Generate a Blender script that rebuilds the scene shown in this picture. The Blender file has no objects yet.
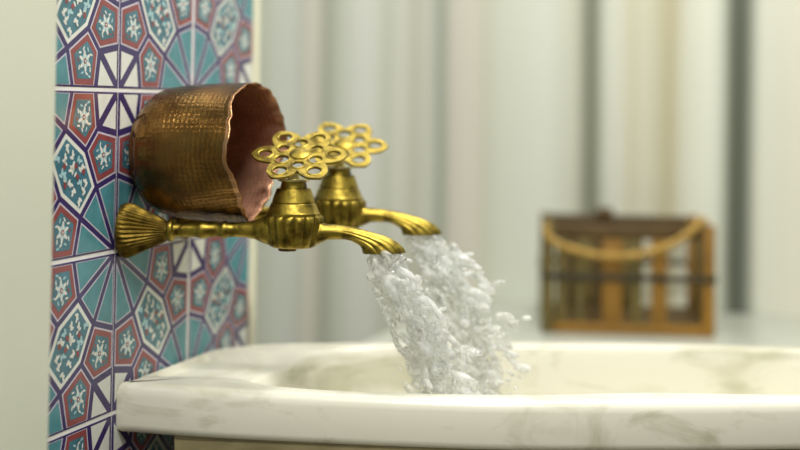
import bpy, bmesh, math, random
from mathutils import Vector, Matrix, noise
S = 0.15                      # tile edge in metres
sc = bpy.context.scene
C = sc.collection
pi = math.pi

# ------------------------------------------------------------------ helpers
def lin(c):
    r = []
    for v in c[:3]:
        v = v / 255.0
        r.append(v / 12.92 if v <= 0.04045 else ((v + 0.055) / 1.055) ** 2.4)
    return (r[0], r[1], r[2], 1.0)

def new_mat(name):
    m = bpy.data.materials.new(name); m.use_nodes = True
    nt = m.node_tree; nt.nodes.clear()
    o = nt.nodes.new('ShaderNodeOutputMaterial')
    b = nt.nodes.new('ShaderNodeBsdfPrincipled')
    nt.links.new(b.outputs[0], o.inputs[0])
    return m, nt, b, o

def N(nt, kind, **kw):
    n = nt.nodes.new(kind)
    for k, v in kw.items():
        setattr(n, k, v)
    return n

def simple(name, col, rough=0.5, metal=0.0, var=0.0, scale=40, bump=0.0, bscale=200, spec=0.5):
    m, nt, b, o = new_mat(name)
    c = lin(col)
    b.inputs['Roughness'].default_value = rough
    b.inputs['Metallic'].default_value = metal
    b.inputs['Specular IOR Level'].default_value = spec
    tc = N(nt, 'ShaderNodeTexCoord')
    if var:
        nz = N(nt, 'ShaderNodeTexNoise'); nz.inputs['Scale'].default_value = scale; nz.inputs['Detail'].default_value = 4
        nt.links.new(tc.outputs['Object'], nz.inputs['Vector'])
        mr = N(nt, 'ShaderNodeMapRange'); mr.inputs[1].default_value = .3; mr.inputs[2].default_value = .7
        mr.inputs[3].default_value = 1 - var; mr.inputs[4].default_value = 1 + var
        nt.links.new(nz.outputs[0], mr.inputs[0])
        mx = N(nt, 'ShaderNodeVectorMath', operation='SCALE'); mx.inputs[0].default_value = c[:3]
        nt.links.new(mr.outputs[0], mx.inputs['Scale'])
        nt.links.new(mx.outputs[0], b.inputs['Base Color'])
    else:
        b.inputs['Base Color'].default_value = c
    if bump:
        n2 = N(nt, 'ShaderNodeTexNoise'); n2.inputs['Scale'].default_value = bscale; n2.inputs['Detail'].default_value = 3
        nt.links.new(tc.outputs['Object'], n2.inputs['Vector'])
        bp = N(nt, 'ShaderNodeBump'); bp.inputs['Strength'].default_value = bump; bp.inputs['Distance'].default_value = .002
        nt.links.new(n2.outputs[0], bp.inputs['Height']); nt.links.new(bp.outputs[0], b.inputs['Normal'])
    return m

def link(name, me, mats, parent=None, smooth=False, auto=None):
    o = bpy.data.objects.new(name, me); C.objects.link(o)
    for m in (mats if isinstance(mats, (list, tuple)) else [mats]):
        me.materials.append(m)
    if smooth:
        for p in me.polygons: p.use_smooth = True
        if auto:
            try: me.set_sharp_from_angle(angle=math.radians(auto))
            except Exception: pass
    if parent: o.parent = parent
    return o

def obj(name, bm, mats, parent=None, smooth=False, auto=None, recalc=True):
    if recalc: bmesh.ops.recalc_face_normals(bm, faces=bm.faces[:])
    me = bpy.data.meshes.new(name); bm.to_mesh(me); bm.free()
    return link(name, me, mats, parent, smooth, auto)

def tag(o, label, cat, group=None, kind=None):
    o['label'] = label; o['category'] = cat
    if group: o['group'] = group
    if kind: o['kind'] = kind
    return o

def struct(o):
    o['kind'] = 'structure'; return o

def thing(name, loc, label, cat, group=None, rz=0):
    o = bpy.data.objects.new(name, None); C.objects.link(o)
    o.empty_display_size = .02
    o.location = loc; o.rotation_euler = (0, 0, rz)
    return tag(o, label, cat, group)

def add_box(bm, x0, x1, y0, y1, z0, z1, bev=0.0, seg=2, mat=0):
    v = [bm.verts.new((x, y, z)) for x in (x0, x1) for y in (y0, y1) for z in (z0, z1)]
    fs = []
    for idx in ((0,1,3,2),(4,6,7,5),(0,4,5,1),(2,3,7,6),(0,2,6,4),(1,5,7,3)):
        f = bm.faces.new([v[i] for i in idx]); f.material_index = mat; fs.append(f)
    bmesh.ops.recalc_face_normals(bm, faces=fs)
    if bev:
        es = list({e for f in fs for e in f.edges})
        bmesh.ops.bevel(bm, geom=es, offset=bev, segments=seg, profile=.5, affect='EDGES')

def loft(bm, rings, cap0=True, cap1=True, closed=True, uv=None):
    vr = [[bm.verts.new(p) for p in r] for r in rings]
    n = len(rings[0])
    for a, b in zip(vr[:-1], vr[1:]):
        for j in range(n if closed else n - 1):
            k = (j + 1) % n
            bm.faces.new((a[j], a[k], b[k], b[j]))
    if cap0: bm.faces.new(vr[0][::-1])
    if cap1: bm.faces.new(vr[-1])
    return vr

def lathe_x(bm, prof, n=48, cy=0, cz=0, flute=None, cap0=True, cap1=True):
    """profile of (x, r), turned about the X axis"""
    rings = []
    for (x, r) in prof:
        ring = []
        for j in range(n):
            a = 2*pi*j/n
            rr = r * (1 + (flute(x, a) if flute else 0))
            ring.append((x, cy + rr*math.cos(a), cz + rr*math.sin(a)))
        rings.append(ring)
    return loft(bm, rings, cap0, cap1)

def lathe_z(bm, prof, n=48, cx=0, cy=0, flute=None, cap0=True, cap1=True, sx=1, sy=1):
    rings = []
    for (z, r) in prof:
        ring = []
        for j in range(n):
            a = 2*pi*j/n
            rr = r * (1 + (flute(z, a) if flute else 0))
            ring.append((cx + sx*rr*math.cos(a), cy + sy*rr*math.sin(a), z))
        rings.append(ring)
    return loft(bm, rings, cap0, cap1)

def tube(bm, pts, r, n=10, twist=None):
    P = [Vector(p) for p in pts]
    rings = []
    up = Vector((0.13, 0.2, 1)).normalized()
    for i, p in enumerate(P):
        t = (P[min(i+1, len(P)-1)] - P[max(i-1, 0)]).normalized()
        a = t.cross(up)
        if a.length < 1e-4: a = t.cross(Vector((1, 0, 0)))
        a.normalize(); b = a.cross(t)
        ring = []
        for j in range(n):
            th = 2*pi*j/n
            rr = r if twist is None else r*(1 + twist(i, th))
            ring.append(p + a*rr*math.cos(th) + b*rr*math.sin(th))
        rings.append(ring)
    loft(bm, rings)

def smooth_path(pts, n):
    """Catmull-Rom through pts"""
    P = [Vector(p) for p in pts]
    out = []
    m = len(P) - 1
    for i in range(n + 1):
        t = i / n * m
        k = min(int(t), m - 1); f = t - k
        p0 = P[max(k-1, 0)]; p1 = P[k]; p2 = P[k+1]; p3 = P[min(k+2, m)]
        out.append(0.5*((2*p1) + (p2-p0)*f + (2*p0-5*p1+4*p2-p3)*f*f + (3*p1-p0-3*p2+p3)*f**3))
    return out

def interp(tab, x):
    if x <= tab[0][0]: return tab[0][1]
    for (a, u), (b, v) in zip(tab[:-1], tab[1:]):
        if x <= b: return u + (v-u)*(x-a)/(b-a)
    return tab[-1][1]

# ------------------------------------------------------------------ materials
def marble_mat(name, base, vein, amount=.5, rough=.25, scale=6):
    m, nt, b, o = new_mat(name)
    tc = N(nt, 'ShaderNodeTexCoord')
    nz = N(nt, 'ShaderNodeTexNoise'); nz.inputs['Scale'].default_value = scale; nz.inputs['Detail'].default_value = 6
    nz.inputs['Roughness'].default_value = .6; nz.inputs['Distortion'].default_value = 1.2
    mp = N(nt, 'ShaderNodeMapping'); mp.inputs['Scale'].default_value = (.9, 1, 2.2)
    nt.links.new(tc.outputs['Object'], mp.inputs[0]); nt.links.new(mp.outputs[0], nz.inputs['Vector'])
    r = N(nt, 'ShaderNodeValToRGB')
    r.color_ramp.elements[0].position = .32; r.color_ramp.elements[0].color = lin(vein)
    r.color_ramp.elements[1].position = .32 + .5*amount; r.color_ramp.elements[1].color = lin(base)
    nt.links.new(nz.outputs[0], r.inputs[0]); nt.links.new(r.outputs[0], b.inputs['Base Color'])
    b.inputs['Roughness'].default_value = rough
    b.inputs['Subsurface Weight'].default_value = 0.0
    return m

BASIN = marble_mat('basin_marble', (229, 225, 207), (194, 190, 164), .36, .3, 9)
BODY_SHADED = marble_mat('basin_body_shaded_marble', (150, 138, 102), (110, 98, 66), .5, .45, 7)  # basin marble darkened: shade under the slab put into its colour
CREAM = simple('cream_marble', (214, 216, 195), .35, var=.02, scale=6)
EDGE = simple('cream_edge', (228, 225, 198), .4, var=.02, scale=20)
GREY = simple('bench_marble', (184, 186, 172), .3, var=.06, scale=9)
FLOOR = simple('floor_marble', (124, 116, 98), .3, var=.08, scale=5)

def stripe_mat():
    stops = [(-0.4007,(205,203,180)),(-0.3804,(190,195,172)),(-0.3542,(200,203,185)),(-0.3181,(196,198,182)),(-0.3042,(182,184,165)),(-0.2844,(202,198,177)),(-0.2548,(152,155,134)),(-0.2294,(180,184,163)),(-0.1868,(198,198,182)),(-0.1599,(196,196,180)),(-0.1389,(178,180,158)),(-0.1104,(192,192,174)),(-0.0878,(174,174,150)),(-0.0579,(184,184,166)),(-0.0356,(140,146,126)),(-0.0134,(186,182,162)),(0.0196,(194,188,168)),(0.0469,(182,182,158)),(0.074,(190,192,170)),(0.1541,(197,199,179)),(0.2049,(184,184,160)),(0.2291,(108,110,88)),(0.2429,(124,126,104)),(0.2583,(186,188,166)),(0.2788,(195,195,173)),(0.3043,(184,180,150)),(0.3262,(190,188,162)),(0.3663,(168,160,124)),(0.3928,(192,192,168)),(0.4306,(203,204,181)),(0.4518,(184,187,164)),(0.4637,(112,115,96)),(0.4793,(66,70,56)),(0.4947,(112,116,98)),(0.5129,(194,194,172)),(0.5777,(198,196,172)),(0.66,(190,190,168)),(0.7,(150,152,134)),(0.74,(196,195,173))]
    m, nt, b, o = new_mat('striped_marble')
    tc = N(nt, 'ShaderNodeTexCoord'); sep = N(nt, 'ShaderNodeSeparateXYZ')
    mp = N(nt, 'ShaderNodeMapping'); mp.inputs['Scale'].default_value = (9, 9, 1.4)
    nt.links.new(tc.outputs['Object'], mp.inputs[0])
    nz = N(nt, 'ShaderNodeTexNoise'); nz.inputs['Scale'].default_value = 1; nz.inputs['Detail'].default_value = 3
    nt.links.new(mp.outputs[0], nz.inputs['Vector'])
    nt.links.new(tc.outputs['Object'], sep.inputs[0])
    off = N(nt, 'ShaderNodeMath', operation='MULTIPLY_ADD'); off.inputs[1].default_value = .014; 
    sub = N(nt, 'ShaderNodeMath', operation='SUBTRACT'); sub.inputs[1].default_value = .5
    nt.links.new(nz.outputs[0], sub.inputs[0]); nt.links.new(sub.outputs[0], off.inputs[0])
    nt.links.new(sep.outputs['X'], off.inputs[2])
    ramps = []
    half = 20
    for part in (stops[:half], stops[half-1:]):
        a, z = part[0][0], part[-1][0]
        mr = N(nt, 'ShaderNodeMapRange'); mr.inputs[1].default_value = a; mr.inputs[2].default_value = z
        nt.links.new(off.outputs[0], mr.inputs[0])
        r = N(nt, 'ShaderNodeValToRGB'); el = r.color_ramp.elements
        el[0].position = 0; el[0].color = gain(part[0][1]); el[1].position = 1; el[1].color = gain(part[-1][1])
        for x, c in part[1:-1]:
            e = el.new((x-a)/(z-a)); e.color = gain(c)
        nt.links.new(mr.outputs[0], r.inputs[0]); ramps.append(r)
    gt = N(nt, 'ShaderNodeMath', operation='GREATER_THAN'); gt.inputs[1].default_value = stops[half-1][0]
    nt.links.new(off.outputs[0], gt.inputs[0])
    mx = N(nt, 'ShaderNodeMix', data_type='RGBA')
    nt.links.new(gt.outputs[0], mx.inputs[0]); nt.links.new(ramps[0].outputs[0], mx.inputs[6]); nt.links.new(ramps[1].outputs[0], mx.inputs[7])
    nt.links.new(mx.outputs[2], b.inputs['Base Color'])
    b.inputs['Roughness'].default_value = .4
    b.inputs['Specular IOR Level'].default_value = .3
    return m

def gain(c, g=1.22):
    k = lin(c); return (min(k[0]*g, .9), min(k[1]*g, .9), min(k[2]*g*1.10, .9), 1)

STRIPE = stripe_mat()

def brass_mat(name='aged_brass', lo=(66, 52, 14), hi=(164, 142, 58), rough=.3):
    m, nt, b, o = new_mat(name)
    tc = N(nt, 'ShaderNodeTexCoord')
    nz = N(nt, 'ShaderNodeTexNoise'); nz.inputs['Scale'].default_value = 90; nz.inputs['Detail'].default_value = 5
    nt.links.new(tc.outputs['Object'], nz.inputs['Vector'])
    r = N(nt, 'ShaderNodeValToRGB')
    r.color_ramp.elements[0].position = .3; r.color_ramp.elements[0].color = lin(lo)
    r.color_ramp.elements[1].position = .56; r.color_ramp.elements[1].color = lin(hi)
    nt.links.new(nz.outputs[0], r.inputs[0]); nt.links.new(r.outputs[0], b.inputs['Base Color'])
    b.inputs['Metallic'].default_value = .95
    mr = N(nt, 'ShaderNodeMapRange'); mr.inputs[3].default_value = rough+.22; mr.inputs[4].default_value = rough-.03
    nt.links.new(nz.outputs[0], mr.inputs[0]); nt.links.new(mr.outputs[0], b.inputs['Roughness'])
    n2 = N(nt, 'ShaderNodeTexNoise'); n2.inputs['Scale'].default_value = 260; n2.inputs['Detail'].default_value = 3
    nt.links.new(tc.outputs['Object'], n2.inputs['Vector'])
    bp = N(nt, 'ShaderNodeBump'); bp.inputs['Strength'].default_value = .28; bp.inputs['Distance'].default_value = .0012
    nt.links.new(n2.outputs[0], bp.inputs['Height']); nt.links.new(bp.outputs[0], b.inputs['Normal'])
    return m
BRASS = brass_mat()
BRASS_D = brass_mat('dark_brass', (58, 46, 16), (128, 104, 42), .42)
BRASS_BRIGHT = brass_mat('bright_brass', (170, 150, 80), (226, 214, 150), .22)  # paler, smoother brass for the stem cap

def copper_mat(name, c0, c1, rough):
    m, nt, b, o = new_mat(name)
    tc = N(nt, 'ShaderNodeTexCoord')
    uv = N(nt, 'ShaderNodeUVMap'); uv.uv_map = 'uv'
    nz = N(nt, 'ShaderNodeTexNoise'); nz.inputs['Scale'].default_value = 22; nz.inputs['Detail'].default_value = 5
    nt.links.new(tc.outputs['Object'], nz.inputs['Vector'])
    r = N(nt, 'ShaderNodeValToRGB')
    r.color_ramp.elements[0].position = .32; r.color_ramp.elements[0].color = lin(c0)
    r.color_ramp.elements[1].position = .66; r.color_ramp.elements[1].color = lin(c1)
    nt.links.new(nz.outputs[0], r.inputs[0]); nt.links.new(r.outputs[0], b.inputs['Base Color'])
    b.inputs['Metallic'].default_value = .9; b.inputs['Roughness'].default_value = rough
    # rows of hammer marks round the vessel
    vo = N(nt, 'ShaderNodeTexVoronoi', feature='SMOOTH_F1'); vo.inputs['Scale'].default_value = 1; vo.inputs['Randomness'].default_value = .3
    vo.inputs['Smoothness'].default_value = .35
    nt.links.new(uv.outputs[0], vo.inputs['Vector'])
    bp = N(nt, 'ShaderNodeBump'); bp.inputs['Strength'].default_value = .34; bp.inputs['Distance'].default_value = .0014
    nt.links.new(vo.outputs['Distance'], bp.inputs['Height'])
    n2 = N(nt, 'ShaderNodeTexNoise'); n2.inputs['Scale'].default_value = 160
    nt.links.new(tc.outputs['Object'], n2.inputs['Vector'])
    b2 = N(nt, 'ShaderNodeBump'); b2.inputs['Strength'].default_value = .12; b2.inputs['Distance'].default_value = .001
    nt.links.new(n2.outputs[0], b2.inputs['Height']); nt.links.new(bp.outputs[0], b2.inputs['Normal'])
    nt.links.new(b2.outputs[0], b.inputs['Normal'])
    return m
COPPER_OUT = copper_mat('hammered_copper_outside', (82, 58, 24), (150, 111, 55), .26)
COPPER_IN = copper_mat('hammered_copper_inside', (146, 108, 82), (196, 146, 118), .52)
COPPER_RIM = copper_mat('hammered_copper_rim', (150, 104, 66), (206, 158, 112), .3)

def glaze(name, col, var=.12):
    m = simple(name, col, .22, var=var, scale=70)
    return m
T_PURPLE = glaze('glaze_purple', (60, 47, 98)); T_TEAL = glaze('glaze_teal', (80, 140, 148), .14)
T_WHITE = glaze('glaze_white', (226, 226, 216), .04); T_RED = glaze('glaze_red', (144, 74, 74))
T_LILAC = glaze('glaze_lilac', (205, 198, 210), .05); T_DARK = glaze('glaze_dark_teal', (72, 118, 132), .2)
T_GROUT = simple('grout', (240, 236, 230), .7, var=.05); T_PALE = glaze('glaze_pale_blue', (170, 205, 208), .08)

# ------------------------------------------------------------------ tiled wall
def inset_poly(P, d):
    """inset a convex polygon by d"""
    n = len(P)
    area = sum(P[i][0]*P[(i+1)%n][1]-P[(i+1)%n][0]*P[i][1] for i in range(n))
    s = 1 if area > 0 else -1
    L = []
    for i in range(n):
        (x0, y0), (x1, y1) = P[i], P[(i+1)%n]
        dx, dy = x1-x0, y1-y0; l = math.hypot(dx, dy)
        nx, ny = -dy/l*s, dx/l*s
        L.append((nx, ny, nx*x0+ny*y0+d))
    out = []
    for i in range(n):
        a, b = L[i-1], L[i]
        det = a[0]*b[1]-a[1]*b[0]
        out.append(((a[2]*b[1]-a[1]*b[2])/det, (a[0]*b[2]-a[2]*b[0])/det))
    return out

def tile_art():
    """list of (layer, material index, polygon) in tile units; teal fans at (1,0) and (0,1)"""
    art = []
    R, r8, q = .475, .275, .235
    half = []
    # white triangles and the two pointed petals at corner (1,1), teal fan at (1,0)
    fan = [(1 - R*math.sin(math.radians(a)), R*math.cos(math.radians(a))) for a in (0, 30, 60, 90)]
    tri = [('teal', [(1, 0), fan[i], fan[i+1]]) for i in range(3)]
    wt = [('white', [(1, 1), (1, 1-r8), (1-q, 1-q)]), ('white', [(1, 1), (1-q, 1-q), (1-r8, 1)])]
    tip = .635
    pet = [('red', [(1, R), fan[1], (tip, tip), (1-q, 1-q), (1, 1-r8)])]
    pet.append(('red', [(v, u) for u, v in [(1, 1-(1-R)), (1-(1-fan[1][0]), fan[1][1]), (tip, tip), (1-q, 1-q), (1, 1-r8)]]))
    half = tri + wt + pet
    full = half + [(k, [(1-u, 1-v) for u, v in P]) for k, P in half]
    shield = [fan[2], fan[1], (tip, tip), (fan[1][1], fan[1][0]), (fan[2][1], fan[2][0]), (1-tip, 1-tip)]
    rng = random.Random(5)
    def blob(cx, cy, l, w, a, mat, lay, n=8):
        ca, sa = math.cos(a), math.sin(a)
        art.append((lay, mat, [(cx + l*math.cos(t)*ca - w*math.sin(t)*sa, cy + l*math.cos(t)*sa + w*math.sin(t)*ca)
                               for t in [2*pi*k/n for k in range(n)]]))
    def inside(x, y, P):
        n = len(P); s = 0
        for i in range(n):
            (x0, y0), (x1, y1) = P[i], P[(i+1)%n]
            c = (x1-x0)*(y-y0)-(y1-y0)*(x-x0)
            s += 1 if c > 0 else -1
        return abs(s) == n
    for kind, P in full:
        if kind == 'teal':
            art.append((1, 2, inset_poly(P, .018))); art.append((2, 3, inset_poly(P, .027)))
        elif kind == 'white':
            art.append((1, 1, inset_poly(P, .026)))
        else:
            art.append((1, 2, inset_poly(P, .016))); art.append((2, 4, inset_poly(P, .027)))
            art.append((3, 5, inset_poly(P, .062)))
            cx = sum(p[0] for p in P)/5; cy = sum(p[1] for p in P)/5
            # long axis from the octagon outward
            k = 1 if cx + cy > 1 else 0
            ax = math.atan2(cy - k, cx - k)
            core = inset_poly(P, .074)
            for j in range(6):
                a = ax + j*pi/3
                blob(cx+.040*math.cos(a), cy+.040*math.sin(a), .028, .0115, a, 1, 4)
                a += pi/6
                blob(cx+.030*math.cos(a), cy+.030*math.sin(a), .014, .009, a, 7, 5, 6)
            for rr, cnt, ln in ((.076, 10, .018), (.104, 14, .018), (.132, 18, .018), (.160, 20, .016)):
                for j in range(cnt):
                    a = ax + (j+.5)*2*pi/cnt
                    bx, by = cx+rr*math.cos(a), cy+rr*math.sin(a)
                    if inside(bx, by, core):
                        blob(bx, by, ln, .0072, a + (.8 if j % 2 else -.8), (1, 1, 7, 1, 4)[(j+cnt) % 5], 5, 6)
            blob(cx, cy, .016, .016, 0, 4, 6, 8); blob(cx, cy, .008, .008, 0, 1, 7, 6)
    art.append((1, 1, inset_poly(shield, .018))); art.append((2, 5, inset_poly(shield, .044)))
    inner = inset_poly(shield, .068)
    placed = []
    for t in range(900):
        x, y = rng.uniform(.2, .8), rng.uniform(.2, .8)
        if not inside(x, y, inner): continue
        if any((x-a)**2+(y-b)**2 < .046**2 for a, b in placed): continue
        placed.append((x, y))
        a0 = rng.uniform(0, 2*pi); kind = len(placed) % 4
        if kind == 3:
            blob(x, y, .020, .017, a0, 4, 5, 7); blob(x+.027*math.cos(a0), y+.027*math.sin(a0), .02, .009, a0+1.5, 1, 4, 6)
        else:                       # a curling white leaf of three strokes
            for j in range(3):
                a = a0 + j*.9
                blob(x+.018*math.cos(a), y+.018*math.sin(a), .023, .0105, a+.9, 1 if kind else 7, 4+j, 6)
    return art

def tiled_wall():
    bm = bmesh.new()
    e = .00012
    art = tile_art()
    mats = [T_PURPLE, T_WHITE, T_LILAC, T_TEAL, T_RED, T_DARK, T_GROUT, T_PALE]
    add_box(bm, -.12, -.0004, -.55, 3*S-.003, -1.0, 1.1, mat=6)
    for i in range(-2, 3):
        for k in range(-4, 4):
            z1 = (k+1)*S; y0 = i*S
            tl_white = (i + k + 1) % 2 != 0
            g, h = .0006, .0018
            y1e = min(y0+S, 3*S-.003)
            add_box(bm, -.004, 0, y0+(.0020 if i == 2 else g), y1e-(.0020 if i == 1 else g), z1-S+h, z1-h, .0004, 1, 0)
            for lay, mi, P in art:
                vs = []
                pts = [((u if tl_white else 1-u), v) for u, v in P]
                for u, v in pts:
                    u = min(max(u, .003), .982 if i == 2 else .997); v = min(max(v, .024), .976)
                    vs.append(bm.verts.new((e*lay, y0+u*S, z1-v*S)))
                # face towards +X
                ar = sum(pts[a][0]*pts[(a+1)%len(pts)][1]-pts[(a+1)%len(pts)][0]*pts[a][1] for a in range(len(pts)))
                f = bm.faces.new(vs if ar < 0 else vs[::-1]); f.material_index = mi
    o = obj('wall_left', bm, mats, recalc=False)
    return struct(o)
tiled_wall()

# marble edge where the tile panel ends, and the pilaster nearer the viewer
bm = bmesh.new(); add_box(bm, -.14, .004, 3*S-.003, 3*S+.012, -1.0, 1.1, .002); struct(obj('trim_1', bm, EDGE))
bm = bmesh.new(); add_box(bm, -.14, .05, -1.1, -.029, -1.0, 1.1, .006, 3); struct(obj('trim_2', bm, CREAM))
# pier flank behind the tiles, back wall, floor
bm = bmesh.new(); add_box(bm, -1.3, 2.2, 1.33, 1.43, -1.0, 1.3); struct(obj('wall_back', bm, STRIPE))
bm = bmesh.new(); add_box(bm, -1.3, 2.2, -2.6, 1.43, -1.06, -1.0); struct(obj('floor', bm, FLOOR))
bm = bmesh.new(); add_box(bm, -1.36, -1.3, -2.6, 1.43, -1.0, 1.3); struct(obj('wall_side', bm, CREAM))

# marble bench under the back wall
bm = bmesh.new()
add_box(bm, .0, 2.1, .70, 1.329, -.385, -.345, .006, 3)
add_box(bm, .03, 2.1, .74, 1.329, -1.0, -.385)
tag(obj('marble_bench', bm, GREY, smooth=True, auto=40), 'grey marble bench along the striped back wall carrying the wooden basket', 'bench')

# ------------------------------------------------------------------ marble basin
ZR = -.2733
front = [(0, .158), (.083, .163), (.176, .178), (.266, .196), (.353, .218), (.437, .248), (.522, .282), (.607, .320), (.69, .362), (.765, .412)]
rear = [(0, .350), (.029, .392), (.074, .424), (.1745, .473), (.278, .517), (.3835, .5615), (.491, .593), (.60, .618), (.69, .622), (.765, .600)]
endp = [(.806, .455), (.822, .505), (.808, .560)]
loop = front + endp + rear[::-1]
def resample(pts, n, closed_part):
    d = [0]
    for a, b in zip(pts[:-1], pts[1:]): d.append(d[-1] + math.hypot(b[0]-a[0], b[1]-a[1]))
    out = []
    sp = smooth_path([(p[0], p[1], 0) for p in pts], 600)
    dd = [0]
    for a, b in zip(sp[:-1], sp[1:]): dd.append(dd[-1] + (b-a).length)
    j = 0
    for i in range(n):
        t = dd[-1]*i/(n-1)
        while j < len(dd)-2 and dd[j+1] < t: j += 1
        f = (t-dd[j])/max(1e-9, dd[j+1]-dd[j])
        p = sp[j].lerp(sp[j+1], f); out.append((p.x, p.y))
    return out
NO, NW = 120, 24
outer = resample(loop, NO, False)
wall_side = [(0, .35 - (.35-.158)*i/(NW+1)) for i in range(1, NW+1)]
outer = outer + wall_side                     # closed, counter-clockwise
NB = len(outer)
# centre line of the hollow
def hollow(t):
    """opening outline of the hollow, matched index for index to the outer outline"""
    pass
cen = Vector((.44, .395))
def inner_outline(rim, land):
    res = []
    for i, (x, y) in enumerate(outer):
        a = outer[i-1]; b = outer[(i+1) % NB]
        tx, ty = b[0]-a[0], b[1]-a[1]; l = math.hypot(tx, ty) or 1
        nx, ny = -ty/l, tx/l
        px, py = x + nx*rim, y + ny*rim
        res.append((px, py))
    return res
# an ellipse-like hollow fitted inside the slab, stored by direction from the centre
import bisect
def polar_fit(rim, landx):
    """inner outline = outer outline moved in by rim, with its wall end rounded at x = landx"""
    out = []
    for (x, y) in outer:
        d = Vector((x, y)) - cen
        L = d.length
        k = (L - rim*1.25) / L
        px, py = cen.x + d.x*k, cen.y + d.y*k
        if px < landx + .16:
            # squeeze the wall end into a round nose
            t = max(0, min(1, (landx + .16 - px) / (landx + .16)))
            px = landx + .16 - .16*math.sin(t*pi/2)
            midy = .262 + .35*px
            py = midy + (py - midy)*math.cos(t*pi/2*.92)**.55
        out.append((px, py))
    return out
inner = polar_fit(.034, .085)
def ring(pts, z): return [(x, y, z) for x, y in pts]
def toward(pts, c, k): return [(c[0]+(x-c[0])*k, c[1]+(y-c[1])*k) for x, y in pts]
def offset_in(pts, d):
    res = []
    n = len(pts)
    for i in range(n):
        (ax, ay), (bx, by) = pts[i-1], pts[(i+1) % n]
        tx, ty = bx-ax, by-ay; l = math.hypot(tx, ty) or 1
        res.append((max(.0, pts[i][0] - ty/l*d), pts[i][1] + tx/l*d))
    return res
T = .0455
bm = bmesh.new()
rings = []
for dz, d in ((-T, .006), (-T+.003, .001), (-T+.008, 0), (-.011, 0), (-.006, .0012), (-.0025, .0035), (-.0006, .0065), (0, .010)):
    rings.append(ring(offset_in(outer, d), ZR+dz))
lipo = polar_fit(.030, .08)
rings.append(ring(lipo, ZR))
for k, dz in ((.992, -.001), (.983, -.004), (.974, -.010), (.962, -.024), (.945, -.050), (.91, -.085), (.84, -.115), (.66, -.135), (.4, -.144), (.15, -.147)):
    rings.append(ring(toward(inner, (cen.x-.02, cen.y-.01), k), ZR+dz))
# shallow recess on the wall land: lower the top between two raised ledges
def recess(p):
    x, y, z = p
    if z < ZR-.0005: return p
    y0, y1 = .1975+.26*x, .3300+.24*x
    if x < .2 and y0 < y < y1:
        w = min((y-y0), (y1-y))/.007; w = max(0, min(1, w))
        return (x, y, z-.0075*w*w*(3-2*w))
    return p
# extra ring rows over the land so the recess has vertices to shape
top = rings[7]; lip = rings[8]
mid = []
for f in (.06, .12, .18, .25, .33, .42, .52, .64, .76, .88):
    mid.append([tuple(a+(b-a)*f for a, b in zip(p, q2)) for p, q2 in zip(top, lip)])
rings = rings[:8] + mid + rings[8:]
for i in range(7, 19): rings[i] = [recess(p) for p in rings[i]]
for i in range(19, len(rings)):
    rings[i] = [(x, y, min(z, recess((x, y, ZR))[2] - .0004*(i-18))) for x, y, z in rings[i]]
rings = [ring(toward(outer, (cen.x+.02, cen.y), .93), ZR-T)] + rings
loft(bm, rings, False, True)
basin = thing('marble_basin', (0, 0, 0), 'white marble wash basin fixed to the tiled wall under the brass taps', 'basin')
obj('rim_slab', bm, BASIN, basin, smooth=True, auto=50)
# bulging body below the slab
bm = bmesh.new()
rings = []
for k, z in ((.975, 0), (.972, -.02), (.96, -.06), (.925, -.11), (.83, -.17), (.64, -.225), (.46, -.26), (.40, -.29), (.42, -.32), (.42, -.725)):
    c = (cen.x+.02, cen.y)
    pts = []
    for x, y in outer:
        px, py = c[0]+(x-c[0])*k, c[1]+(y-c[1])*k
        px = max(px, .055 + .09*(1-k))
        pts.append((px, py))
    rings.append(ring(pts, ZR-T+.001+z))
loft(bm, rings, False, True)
obj('bowl_body', bm, BODY_SHADED, basin, smooth=True, auto=50)

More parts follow.
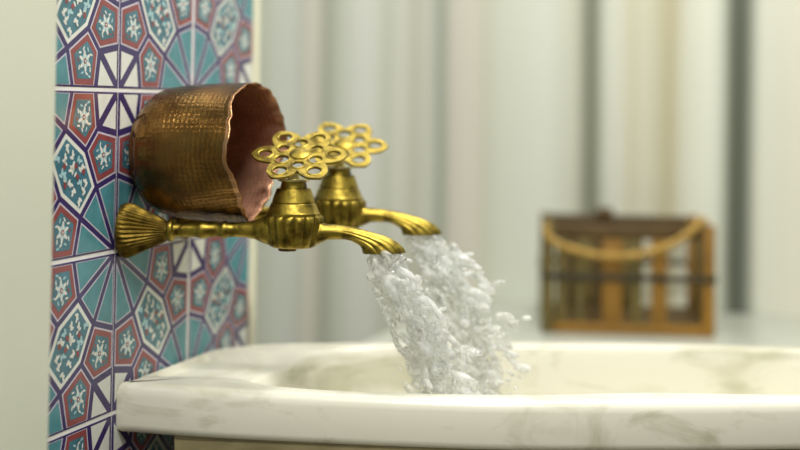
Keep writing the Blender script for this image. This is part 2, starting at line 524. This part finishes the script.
# ------------------------------------------------------------------ brass tap
def tap_parts(tap, rot, tilt):
    L = lambda px, py: ((px-293)/1070+.1617, (230-py)/1090 + .0036)     # profile drawing scale
    # wall flange: fluted flaring cone
    bm = bmesh.new()
    prof = [(0, .0246), (.003, .0254), (.006, .0250), (.011, .0232), (.018, .0200), (.026, .0164), (.034, .0130), (.040, .0104), (.043, .0090), (.0445, .0082)]
    fl = lambda x, a: (.045*math.cos(36*a) if .004 < x < .041 else 0) + .012*math.cos(7*a+x*90)
    lathe_x(bm, prof, 180, flute=fl)
    obj('wall_flange', bm, BRASS_D, tap, smooth=True, auto=60)
    # pipe with turned rings
    bm = bmesh.new()
    rr = [(.040, .0072), (.0436, .0080), (.0440, .0098), (.0452, .0108), (.0482, .0108), (.0494, .0098), (.0498, .0074), (.053, .0068), (.066, .0066), (.0725, .0070), (.0740, .0080), (.0765, .0083), (.0800, .0080), (.0825, .0071), (.090, .0066), (.0945, .0071), (.0955, .0082), (.0985, .0082), (.1005, .0069), (.108, .0069), (.118, .0074), (.126, .0090), (.134, .0125), (.142, .0155), (.150, .0165)]
    rings = []
    for x, r in rr:
        zc = .0036*min(1, x/.15)
        rings.append([(x, r*math.cos(2*pi*j/40), zc + r*math.sin(2*pi*j/40)) for j in range(40)])
    loft(bm, rings)
    obj('supply_pipe', bm, BRASS, tap, smooth=True, auto=50)
    cx = .1617
    z = lambda py: L(0, py)[1]
    # ribbed valve body
    bm = bmesh.new()
    prof = [(z(247.5), .0190), (z(246.2), .0214), (z(243), .0228), (z(238), .0242), (z(230), .0258), (z(222), .0270), (z(217), .0272), (z(215), .0264)]
    fl = lambda zz, a: .105*(abs(math.cos(8*a))**.75 - .62) if z(246) < zz < z(215.4) else -.01
    lathe_z(bm, prof, 216, cx, 0, flute=fl)
    obj('ribbed_body', bm, BRASS, tap, smooth=True, auto=60)
    bm = bmesh.new()
    prof = [(z(216), .0232), (z(214.8), .0252), (z(212.6), .0252), (z(211.4), .0238), (z(204), .0212), (z(202.8), .0205), (z(202.2), .0194), (z(201.4), .0200), (z(191), .0168), (z(188.2), .0158), (z(187.4), .0126), (z(182), .0114), (z(180.5), .0116)]
    lathe_z(bm, prof, 64, cx, 0)
    obj('bonnet', bm, BRASS, tap, smooth=True, auto=35)
    bm = bmesh.new()
    lathe_z(bm, [(z(181), .0132), (z(180.4), .0147), (z(178.8), .0147), (z(178.2), .0132)], 48, cx, 0)
    lathe_z(bm, [(z(178.4), .0062), (z(168), .0052)], 24, cx, 0)
    obj('stem_cap', bm, BRASS_BRIGHT, tap, smooth=True, auto=40)
    bm = bmesh.new()
    lathe_z(bm, [(z(251.5), .0076), (z(251), .0085), (z(246), .0087), (z(244), .0085)], 32, cx-.005, 0)
    obj('drain_plug', bm, BRASS_D, tap, smooth=True, auto=40)
    # spout: (top point, bottom point, half width) sections drawn from the side
    sec = [((313, 219), (311, 246), .0130), ((319, 221.5), (319, 244), .0108), ((326, 223.4), (328, 239.5), .0080), ((335, 223.8), (337, 238.8), .0074), ((344, 225), (346, 238.8), .0071),
           ((353, 226.6), (352, 240), .0076), ((362, 228.4), (357, 242.5), .0086), ((372, 231), (360, 244), .0096), ((382, 233.8), (362, 246.4), .0108), ((390.5, 237), (363, 248.4), .0118), ((398, 241.5), (363.5, 250.2), .0126), ((403, 246.4), (363.8, 251.4), .0130), ((405.2, 250.6), (364, 252.2), .0131)]
    def spt(i, th, shrink=1.0, up=0):
        (tx, ty), (bx, by), w = sec[i]
        a = Vector((L(tx, ty)[0], 0, L(tx, ty)[1])); b = Vector((L(bx, by)[0], 0, L(bx, by)[1]))
        c = (a+b)/2; h = (a-b)/2
        amp = max(0, min(1, (i-3)/3))*.11
        s = shrink*(1 + amp*(abs(math.cos(6*th))**.8 - .6))
        p = c + h*math.cos(th)*s + Vector((0, w*math.sin(th)*s, 0))
        p.z += up
        return p
    bm = bmesh.new()
    rings = []
    n = 144
    for i in range(len(sec)): rings.append([spt(i, 2*pi*j/n) for j in range(n)])
    last = len(sec)-1
    rings.append([spt(last, 2*pi*j/n, .86) for j in range(n)])
    rings.append([spt(last, 2*pi*j/n, .80, .004) for j in range(n)])
    rings.append([spt(last, 2*pi*j/n, .45, .007) for j in range(n)])
    loft(bm, rings)
    obj('spout', bm, BRASS, tap, smooth=True, auto=70)
    # pierced star handle: a filled outline with round holes
    out = []
    np_ = 6
    Rt = .0455
    for j in range(np_):
        a0 = rot + 2*pi*j/np_
        for da, rr in ((-.5236, .0285), (-.44, .0325), (-.34, .0370), (-.24, .0408), (-.12, .0432), (0, Rt), (.12, .0432), (.24, .0408), (.34, .0370), (.44, .0325)):
            out.append((rr*math.cos(a0+da), rr*math.sin(a0+da)))
    holes = []
    for j in range(np_):
        a0 = rot + 2*pi*j/np_
        holes.append((.0322*math.cos(a0), .0322*math.sin(a0), .0064))
        a1 = a0 + pi/np_
        holes.append((.0182*math.cos(a1), .0182*math.sin(a1), .0063 if j % 2 else .0054))
    bm = bmesh.new()
    def loop_edges(pts):
        vs = [bm.verts.new((p[0], p[1], -.0011)) for p in pts]
        return [bm.edges.new((vs[k], vs[(k+1) % len(vs)])) for k in range(len(vs))]
    es = loop_edges(out)
    for hx, hy, hr in holes:
        es += loop_edges([(hx+hr*math.cos(2*pi*k/20), hy+hr*math.sin(2*pi*k/20)) for k in range(20)])
    bmesh.ops.triangle_fill(bm, use_beauty=True, use_dissolve=False, edges=es, normal=(0, 0, 1))
    for fc in list(bm.faces):                         # keep the holes open
        c = fc.calc_center_median()
        if any(math.hypot(c.x-hx, c.y-hy) < hr*.8 and all(math.hypot(v.co.x-hx, v.co.y-hy) < hr*1.02 for v in fc.verts) for hx, hy, hr in holes):
            bm.faces.remove(fc)
    ex = bmesh.ops.extrude_face_region(bm, geom=bm.faces[:])
    bmesh.ops.translate(bm, verts=[g for g in ex['geom'] if isinstance(g, bmesh.types.BMVert)], vec=(0, 0, .0022))
    for hx, hy, hr in holes:                         # raised rims round the holes
        pts = []
        tr = .0010
        rings = []
        for k in range(25):
            a = 2*pi*k/24
            rings.append([Vector((hx+(hr+tr*.6+tr*math.cos(b))*math.cos(a), hy+(hr+tr*.6+tr*math.cos(b))*math.sin(a), .0009+tr*math.sin(b))) for b in [2*pi*q2/8 for q2 in range(8)]])
        loft(bm, rings, False, False)
    h = obj('star_handle', bm, BRASS, tap, smooth=True, auto=40)
    bm = bmesh.new()
    rings = []
    for zz, r in ((.0008, .0098), (.0022, .0090), (.0032, .006), (.0036, .002)):
        rings.append([(r*math.cos(2*pi*k/24), r*math.sin(2*pi*k/24), zz) for k in range(24)])
    loft(bm, rings, False, True)
    obj('handle_boss', bm, BRASS, h, smooth=True, auto=40)
    h.location = (cx + .0035, .010, z(154.5))
    h.rotation_euler = tilt

TAPROT = math.radians(14)
tap = thing('brass_tap', (0, .1627, -.1312), 'ornate brass tap nearest the viewer, its fluted flange below the copper bowl', 'tap', 'pair of brass wall taps', TAPROT)
tap_parts(tap, math.radians(4), (math.radians(31), math.radians(2), 0))
tap2 = tap.copy(); C.objects.link(tap2)
tap2.location = (.0, .2807, -.1242)
tap2['label'] = 'ornate brass tap set further back along the wall, partly hidden behind the copper bowl'
for ch in list(tap.children):
    c = ch.copy(); C.objects.link(c); c.parent = tap2
    for g in ch.children:
        d = g.copy(); C.objects.link(d); d.parent = c
    if c.name.startswith('star_handle'):
        c.rotation_euler = (math.radians(31), math.radians(4), math.radians(2))

# ------------------------------------------------------------------ hammered copper bowl
bowl = thing('copper_bowl', (.003, .205, -.0575), 'hammered copper bowl with a wavy rim lying on its side above the taps', 'bowl')
def bowl_shell():
    bm = bmesh.new()
    uvl = bm.loops.layers.uv.new('uv')
    n = 180
    outp = [(0.0, .0), (.0, .020), (.0, .036), (.003, .0445), (.007, .0495), (.0085, .0490), (.0105, .0530), (.017, .0575), (.028, .0612), (.045, .0638), (.065, .0650), (.085, .0655), (.100, .0655), (.109, .0658), (.1125, .0668)]
    inp = [(.1135, .0664), (.1122, .0650), (.107, .0638), (.095, .0635), (.07, .0630), (.045, .0618), (.028, .0595), (.016, .0555), (.009, .050), (.005, .042), (.0035, .03), (.003, .0)]
    prof = outp + inp
    edge = len(outp)-1
    def pt(x, r, a, k):
        w = max(0, (x-.05)/.063)
        # a = 0 towards +Y, pi/2 up
        dn = max(0, -math.sin(a))
        vshape = -.016*w*(abs(math.cos(a))*dn*1.7) + .003*w*dn**6
        wav = w**6*(.0007*math.sin(17*a+1) + .0005*math.sin(29*a) + .0012*math.sin(6*a+2))
        rr = r + vshape*min(1, r/.05) + .5*wav
        xx = x + w**3*(.0005*math.sin(13*a+.6)+.0005*math.sin(22*a+2)+.0003*math.sin(37*a)+.0010*math.sin(7*a+1.3)+.003*math.sin(2*a+.9)+.0014*math.sin(5*a)) 
        rr += (.0006*math.sin(3*a+x*40) + .0005*math.sin(5*a-x*60))*min(1, r/.05)
        if k > edge + 1: # inner wall carries soft folds near the mouth
            rr += .0012*w*w*math.sin(19*a)
        return (xx, rr*math.cos(a), rr*math.sin(a))
    vr = []
    for k, (x, r) in enumerate(prof):
        if r == 0: vr.append([bm.verts.new((x, 0, 0))]*n)
        else: vr.append([bm.verts.new(pt(x, r, 2*pi*j/n, k)) for j in range(n)])
    d = 0
    for k in range(len(prof)-1):
        step = math.hypot(prof[k+1][0]-prof[k][0], prof[k+1][1]-prof[k][1])
        for j in range(n):
            j2 = (j+1) % n
            vs = [vr[k][j], vr[k][j2], vr[k+1][j2], vr[k+1][j]]
            uu = [(j, d), (j+1, d), (j+1, d+step), (j, d+step)]
            if prof[k][1] == 0: vs = vs[1:]; uu = uu[1:]
            elif prof[k+1][1] == 0: vs = vs[:3]; uu = uu[:3]
            f = bm.faces.new(vs)
            for lo, (a, b) in zip(f.loops, uu): lo[uvl].uv = (a/n*88, b/.0048)
            f.material_index = 2 if edge-1 <= k <= edge+1 else (0 if k < edge else 1)
        d += step
    return bm
b_ = bowl_shell()
obj('hammered_shell', b_, [COPPER_OUT, COPPER_IN, COPPER_RIM], bowl, smooth=True)

# ------------------------------------------------------------------ wooden basket on the bench
W1 = simple('honey_wood', (140, 100, 26), .55, var=.25, scale=14, bump=.2)
W2 = simple('dark_wood', (80, 60, 22), .6, var=.25, scale=14, bump=.2)
W3 = simple('olive_wood', (104, 90, 42), .6, var=.25, scale=14, bump=.2)
ROPE = simple('rope_fibre', (168, 134, 62), .8, var=.2, scale=120, bump=.4)
IRON = simple('dark_band', (58, 50, 30), .5, var=.2)
bk = thing('wooden_basket', (.343, 1.040, -.345), 'square slatted wooden basket with rope handle standing on the grey marble bench', 'basket', rz=math.radians(13))
HW, DP, HT = .127, .20, .164          # half width, depth, height; front face at y = 0
def part(name, boxes, m, parent=bk, bev=.002):
    bm = bmesh.new()
    for b in boxes: add_box(bm, *b, bev, 2)
    return obj(name, bm, m, parent, smooth=True, auto=40)
t = .012
part('base_board', [(-HW+.004, HW-.004, .004, DP-.004, .003, .013)], W2)
for x in (-HW, HW-.018):
    for y in (0, DP-.018):
        part('corner_post', [(x, x+.018, y, y+.018, 0, HT)], W1 if x > 0 else W3)
part('bottom_rail', [(-HW+.018, HW-.018, .002, .012, .0, .016)], W1)
part('bottom_rail', [(-HW+.018, HW-.018, DP-.012, DP-.002, .0, .016)], W2)
part('bottom_rail', [(-HW+.002, -HW+.012, .018, DP-.018, .0, .016)], W2)
part('bottom_rail', [(HW-.012, HW-.002, .018, DP-.018, .0, .016)], W2)
part('top_rail', [(-HW+.018, HW-.018, .002, .012, HT-.022, HT-.002)], W2)
part('top_rail', [(-HW+.018, HW-.018, DP-.012, DP-.002, HT-.022, HT-.002)], W2)
part('top_rail', [(-HW+.002, -HW+.012, .018, DP-.018, HT-.022, HT-.002)], W2)
part('top_rail', [(HW-.012, HW-.002, .018, DP-.018, HT-.022, HT-.002)], W2)
for x0, x1, m in ((-.106, -.088, W3), (-.078, -.062, W3), (-.052, -.044, W2), (-.038, -.008, W1), (.004, .022, W3), (.034, .058, W1)):
    part('front_slat', [(x0, x1, .004, .011, .0155, HT-.0215)], m)
for k in range(6):
    x0 = -.100 + k*.030
    if k == 5: continue
    part('back_slat', [(x0, x0+(.0295 if k < 4 else .014), DP-.011, DP-.004, .0155, HT-.0215)], W3 if k % 2 else W2)
for k in range(3):
    y0 = .028 + k*.052
    part('side_slat', [(-HW+.004, -HW+.011, y0, y0+.034, .0155, HT-.0215)], W2)
    if k: part('side_slat', [(HW-.011, HW-.004, y0, y0+.026, .0155, HT-.0215)], W3)
part('iron_band', [(-HW-.002, HW+.002, -.0025, .0, .080, .090), (-HW-.002, HW+.002, DP, DP+.0025, .080, .090), (-HW-.0025, -HW, 0, DP, .080, .090), (HW, HW+.0025, 0, DP, .080, .090)], IRON, bev=.0006)
bm = bmesh.new()
path = smooth_path([(-HW+.004, -.006, HT-.004), (-HW+.012, -.012, HT-.024), (-.085, -.014, HT-.037), (-.04, -.015, HT-.046), (.01, -.015, HT-.044), (.055, -.014, HT-.030), (.09, -.010, HT-.008), (.105, .0, HT+.006), (.112, .012, HT+.006)], 90)
tube(bm, path, .0052, 12, twist=lambda i, th: .14*math.cos(3*th + i*.9))
obj('rope_handle', bm, ROPE, bk, smooth=True)
bm = bmesh.new()
add_box(bm, -.040, -.012, DP-.05, DP-.030, HT-.01, HT+.012, .004, 2)
obj('wooden_latch', bm, W2, bk, smooth=True, auto=40)

# ------------------------------------------------------------------ falling water
def water_mat(name, froth):
    m, nt, b, o = new_mat(name)
    b.inputs['Base Color'].default_value = (.97, .985, .97, 1)
    b.inputs['Roughness'].default_value = .04
    b.inputs['IOR'].default_value = 1.27
    b.inputs['Coat Weight'].default_value = .7; b.inputs['Coat Roughness'].default_value = .06
    b.inputs['Transmission Weight'].default_value = 1.0
    d = N(nt, 'ShaderNodeBsdfTranslucent'); d.inputs[0].default_value = (.97, .97, .95, 1)
    d2 = N(nt, 'ShaderNodeBsdfDiffuse'); d2.inputs[0].default_value = (.97, .97, .95, 1)
    a = N(nt, 'ShaderNodeMixShader'); a.inputs[0].default_value = .5
    nt.links.new(d.outputs[0], a.inputs[1]); nt.links.new(d2.outputs[0], a.inputs[2])
    tc = N(nt, 'ShaderNodeTexCoord')
    nz = N(nt, 'ShaderNodeTexNoise'); nz.inputs['Scale'].default_value = 70; nz.inputs['Detail'].default_value = 2
    nt.links.new(tc.outputs['Object'], nz.inputs['Vector'])
    mr = N(nt, 'ShaderNodeMapRange'); mr.inputs[1].default_value = .38; mr.inputs[2].default_value = .68
    mr.inputs[3].default_value = froth*.25; mr.inputs[4].default_value = froth*1.6
    nt.links.new(nz.outputs[0], mr.inputs[0])
    mx = N(nt, 'ShaderNodeMixShader')
    nt.links.new(mr.outputs[0], mx.inputs[0]); nt.links.new(b.outputs[0], mx.inputs[1]); nt.links.new(a.outputs[0], mx.inputs[2])
    nt.links.new(mx.outputs[0], o.inputs[0])
    return m
WATER = water_mat('frothy_water', .55)

def ico(bm, c, r, stretch, axis, sub=1):
    q = Vector((0, 0, 1)).rotation_difference(axis.normalized()).to_matrix().to_4x4()
    M = Matrix.Translation(c) @ q @ Matrix.Diagonal((r, r, r*stretch, 1))
    bmesh.ops.create_icosphere(bm, subdivisions=sub, radius=1, matrix=M)

def water_stream(name, mouth, path, spread, count, seed, label, voxel=.0010, strands=16):
    rng = random.Random(seed)
    bm = bmesh.new()
    P = smooth_path(path, 100)
    # braided strands running with the flow
    for j in range(strands):
        a = 2*pi*j/strands + rng.uniform(-.4, .4); q = rng.uniform(.1, .95)
        t0 = 0 if j < strands*.7 else rng.uniform(.05, .4); t1 = rng.uniform(.7, 1.0)
        pts = []; ph = rng.uniform(0, 50)
        for k in range(int(t0*100), int(t1*100)+1, 2):
            w = interp(spread, k/100)
            nv = noise.noise_vector(Vector((ph, k*.09, j*3.1)))
            aa = a + .018*k*(1 if j % 2 else -1)
            pts.append(P[k] + Vector((math.cos(aa)*w*q + nv.x*w*.45, math.sin(aa)*w*q*.8 + nv.y*w*.4, nv.z*.006)))
        n0 = len(pts)
        r0 = rng.uniform(.0022, .0042)
        if n0 > 3:
            tube(bm, pts, r0, 8, twist=lambda i, th: .55*noise.noise(Vector((i*.33, ph, 0))) + .25*noise.noise(Vector((i*.8, math.cos(th), math.sin(th)+ph))))
    # chunks thrown across the flow
    for i in range(count):
        t = rng.random()**.85
        k = min(99, int(t*100)); p = P[k]
        w = interp(spread, t)
        a = rng.uniform(0, 2*pi); rad = w*rng.random()**.5*(1.4 if rng.random() < .22 else 1)
        off = Vector((math.cos(a)*rad, math.sin(a)*rad*.75, rng.gauss(0, .003)))
        r = rng.choice((.0014, .002, .0028, .0042))*rng.uniform(.8, 1.2)
        ax = Vector((1, rng.gauss(0, .4), -.45 + rng.gauss(0, .4)))
        ico(bm, p+off, r, rng.uniform(1.2, 3.6), ax, 2)
    me = bpy.data.meshes.new(name); bm.to_mesh(me); bm.free()
    tmp = bpy.data.objects.new(name+'_tmp', me); C.objects.link(tmp)
    rm = tmp.modifiers.new('r', 'REMESH'); rm.mode = 'VOXEL'; rm.voxel_size = voxel
    sm = tmp.modifiers.new('s', 'SMOOTH'); sm.iterations = 7; sm.factor = .5
    dg = bpy.context.evaluated_depsgraph_get()
    m2 = bpy.data.meshes.new_from_object(tmp.evaluated_get(dg))
    bpy.data.objects.remove(tmp); bpy.data.meshes.remove(me)
    m2.name = name
    o = link(name, m2, WATER, None, smooth=True)
    return tag(o, label, 'water', 'water falling from the taps', 'stuff')
# mouths: x .235-.267, z about -.150 (near tap) and -.140 (far tap)
water_stream('water_stream', None,
    [(.2415, .222, -.1475), (.2478, .2251, -.1647), (.261, .234, -.1951), (.2759, .248, -.232), (.286, .260, -.2736), (.296, .273, -.315), (.314, .290, -.405)],
    [(0, .010), (.08, .019), (.25, .025), (.6, .032), (1, .040)], 230, 3,
    'clear broken water falling from the nearer tap into the basin')
water_stream('water_stream', None,
    [(.2395, .3392, -.1405), (.2532, .3455, -.1609), (.2685, .3523, -.1911), (.282, .3583, -.2263), (.2926, .363, -.2616), (.300, .366, -.310), (.308, .370, -.405)],
    [(0, .012), (.08, .020), (.2, .028), (.35, .036), (.6, .036), (1, .040)], 330, 11,
    'clear broken water falling from the farther tap into the basin')
rng = random.Random(8)
bm = bmesh.new()
for i in range(46):
    t = rng.random()
    p = Vector((.285+.035*t+rng.gauss(0, .018), .345+rng.gauss(0, .02), -.20-.11*t+rng.gauss(0, .012)))
    ico(bm, p, rng.uniform(.0008, .0022), rng.uniform(1, 2.4), Vector((rng.gauss(0, 1), rng.gauss(0, 1), rng.gauss(0, .6))), 2)
for c, r, s_, ax in (((.3105, .371, -.190), .0030, 3.2, (1, .1, .35)), ((.3012, .3669, -.1985), .0034, 2.6, (1, 0, .3)), ((.3391, .3837, -.2244), .0026, 2.0, (1, 0, .1)), ((.3251, .3775, -.2315), .0034, 1.4, (1, 0, .5)), ((.3186, .3746, -.2415), .0030, 1.5, (1, 0, 0)), ((.2926, .363, -.181), .0030, 2.5, (1, 0, .4))):
    ico(bm, Vector(c), r, s_, Vector(ax), 2)
tag(obj('water_droplets', bm, WATER, smooth=True), 'scattered water droplets splashing beside the falling streams', 'water', None, 'stuff')
# ------------------------------------------------------------------ light
w = bpy.data.worlds.new('room_light'); sc.world = w; w.use_nodes = True
nt = w.node_tree; nt.nodes.clear()
wo = N(nt, 'ShaderNodeOutputWorld'); bg = N(nt, 'ShaderNodeBackground')
tc = N(nt, 'ShaderNodeTexCoord'); sp = N(nt, 'ShaderNodeSeparateXYZ'); r = N(nt, 'ShaderNodeValToRGB')
mr = N(nt, 'ShaderNodeMapRange'); mr.inputs[1].default_value = -1; mr.inputs[2].default_value = 1
nt.links.new(tc.outputs['Generated'], sp.inputs[0]); nt.links.new(sp.outputs['Z'], mr.inputs[0]); nt.links.new(mr.outputs[0], r.inputs[0])
r.color_ramp.elements[0].position = .42; r.color_ramp.elements[0].color = (.055, .05, .036, 1)
r.color_ramp.elements[1].position = .8; r.color_ramp.elements[1].color = (.96, .98, .95, 1)
nt.links.new(r.outputs[0], bg.inputs[0]); bg.inputs[1].default_value = .74
nt.links.new(bg.outputs[0], wo.inputs[0])
def area(name, loc, target, size, power, col=(1, .995, .96)):
    l = bpy.data.lights.new(name, 'AREA'); l.shape = 'RECTANGLE'; l.size = size[0]; l.size_y = size[1]; l.energy = power; l.color = col
    o = bpy.data.objects.new(name, l); C.objects.link(o); o.location = loc
    o.rotation_euler = (Vector(target)-Vector(loc)).to_track_quat('-Z', 'Y').to_euler()
    return o
area('ceiling_lamp', (.5, .35, 1.25), (.4, .35, -.3), (.5, .16), 14)
area('front_ceiling_lamp', (.55, -.75, 1.15), (.3, .3, -.2), (.34, .10), 20)
area('back_wall_fill', (.35, .95, 1.25), (.3, 1.33, 0), (1.2, .2), 9)  # added fill that brightens the back wall, stands for no fixture

# ------------------------------------------------------------------ camera
f = 1337.562; yaw, pit, rol = 0.318620544, 0.0274222815, 0.0141462360
cam = bpy.data.cameras.new('camera'); co = bpy.data.objects.new('camera', cam); C.objects.link(co); sc.camera = co
cy, sy = math.cos(yaw), math.sin(yaw)
F = Vector((-sy*math.cos(pit), cy*math.cos(pit), math.sin(pit))); Rr = Vector((cy, sy, 0)); U = Rr.cross(F)
R2 = Rr*math.cos(rol) + U*math.sin(rol); U2 = U*math.cos(rol) - Rr*math.sin(rol)
M = Matrix((( R2.x, U2.x, -F.x), (R2.y, U2.y, -F.y), (R2.z, U2.z, -F.z))).to_4x4()
M.translation = Vector((0.64078843, -0.95398147, -0.01107101))
co.matrix_world = M
cam.sensor_fit = 'HORIZONTAL'; cam.sensor_width = 36; cam.lens = f*36/800
cam.shift_y = -(225-69.36)/800
cam.clip_start = .02
cam.dof.use_dof = True; cam.dof.focus_distance = 1.20; 
cam.dof.aperture_fstop = .0602/.029
sc.view_settings.view_transform = 'Standard'; sc.view_settings.look = 'None'; sc.view_settings.gamma = 1
sc.view_settings.use_curve_mapping = False
sc.view_settings.exposure = -0.1
sc.cycles.use_denoising = True
sc.cycles.max_bounces = 16; sc.cycles.transmission_bounces = 14
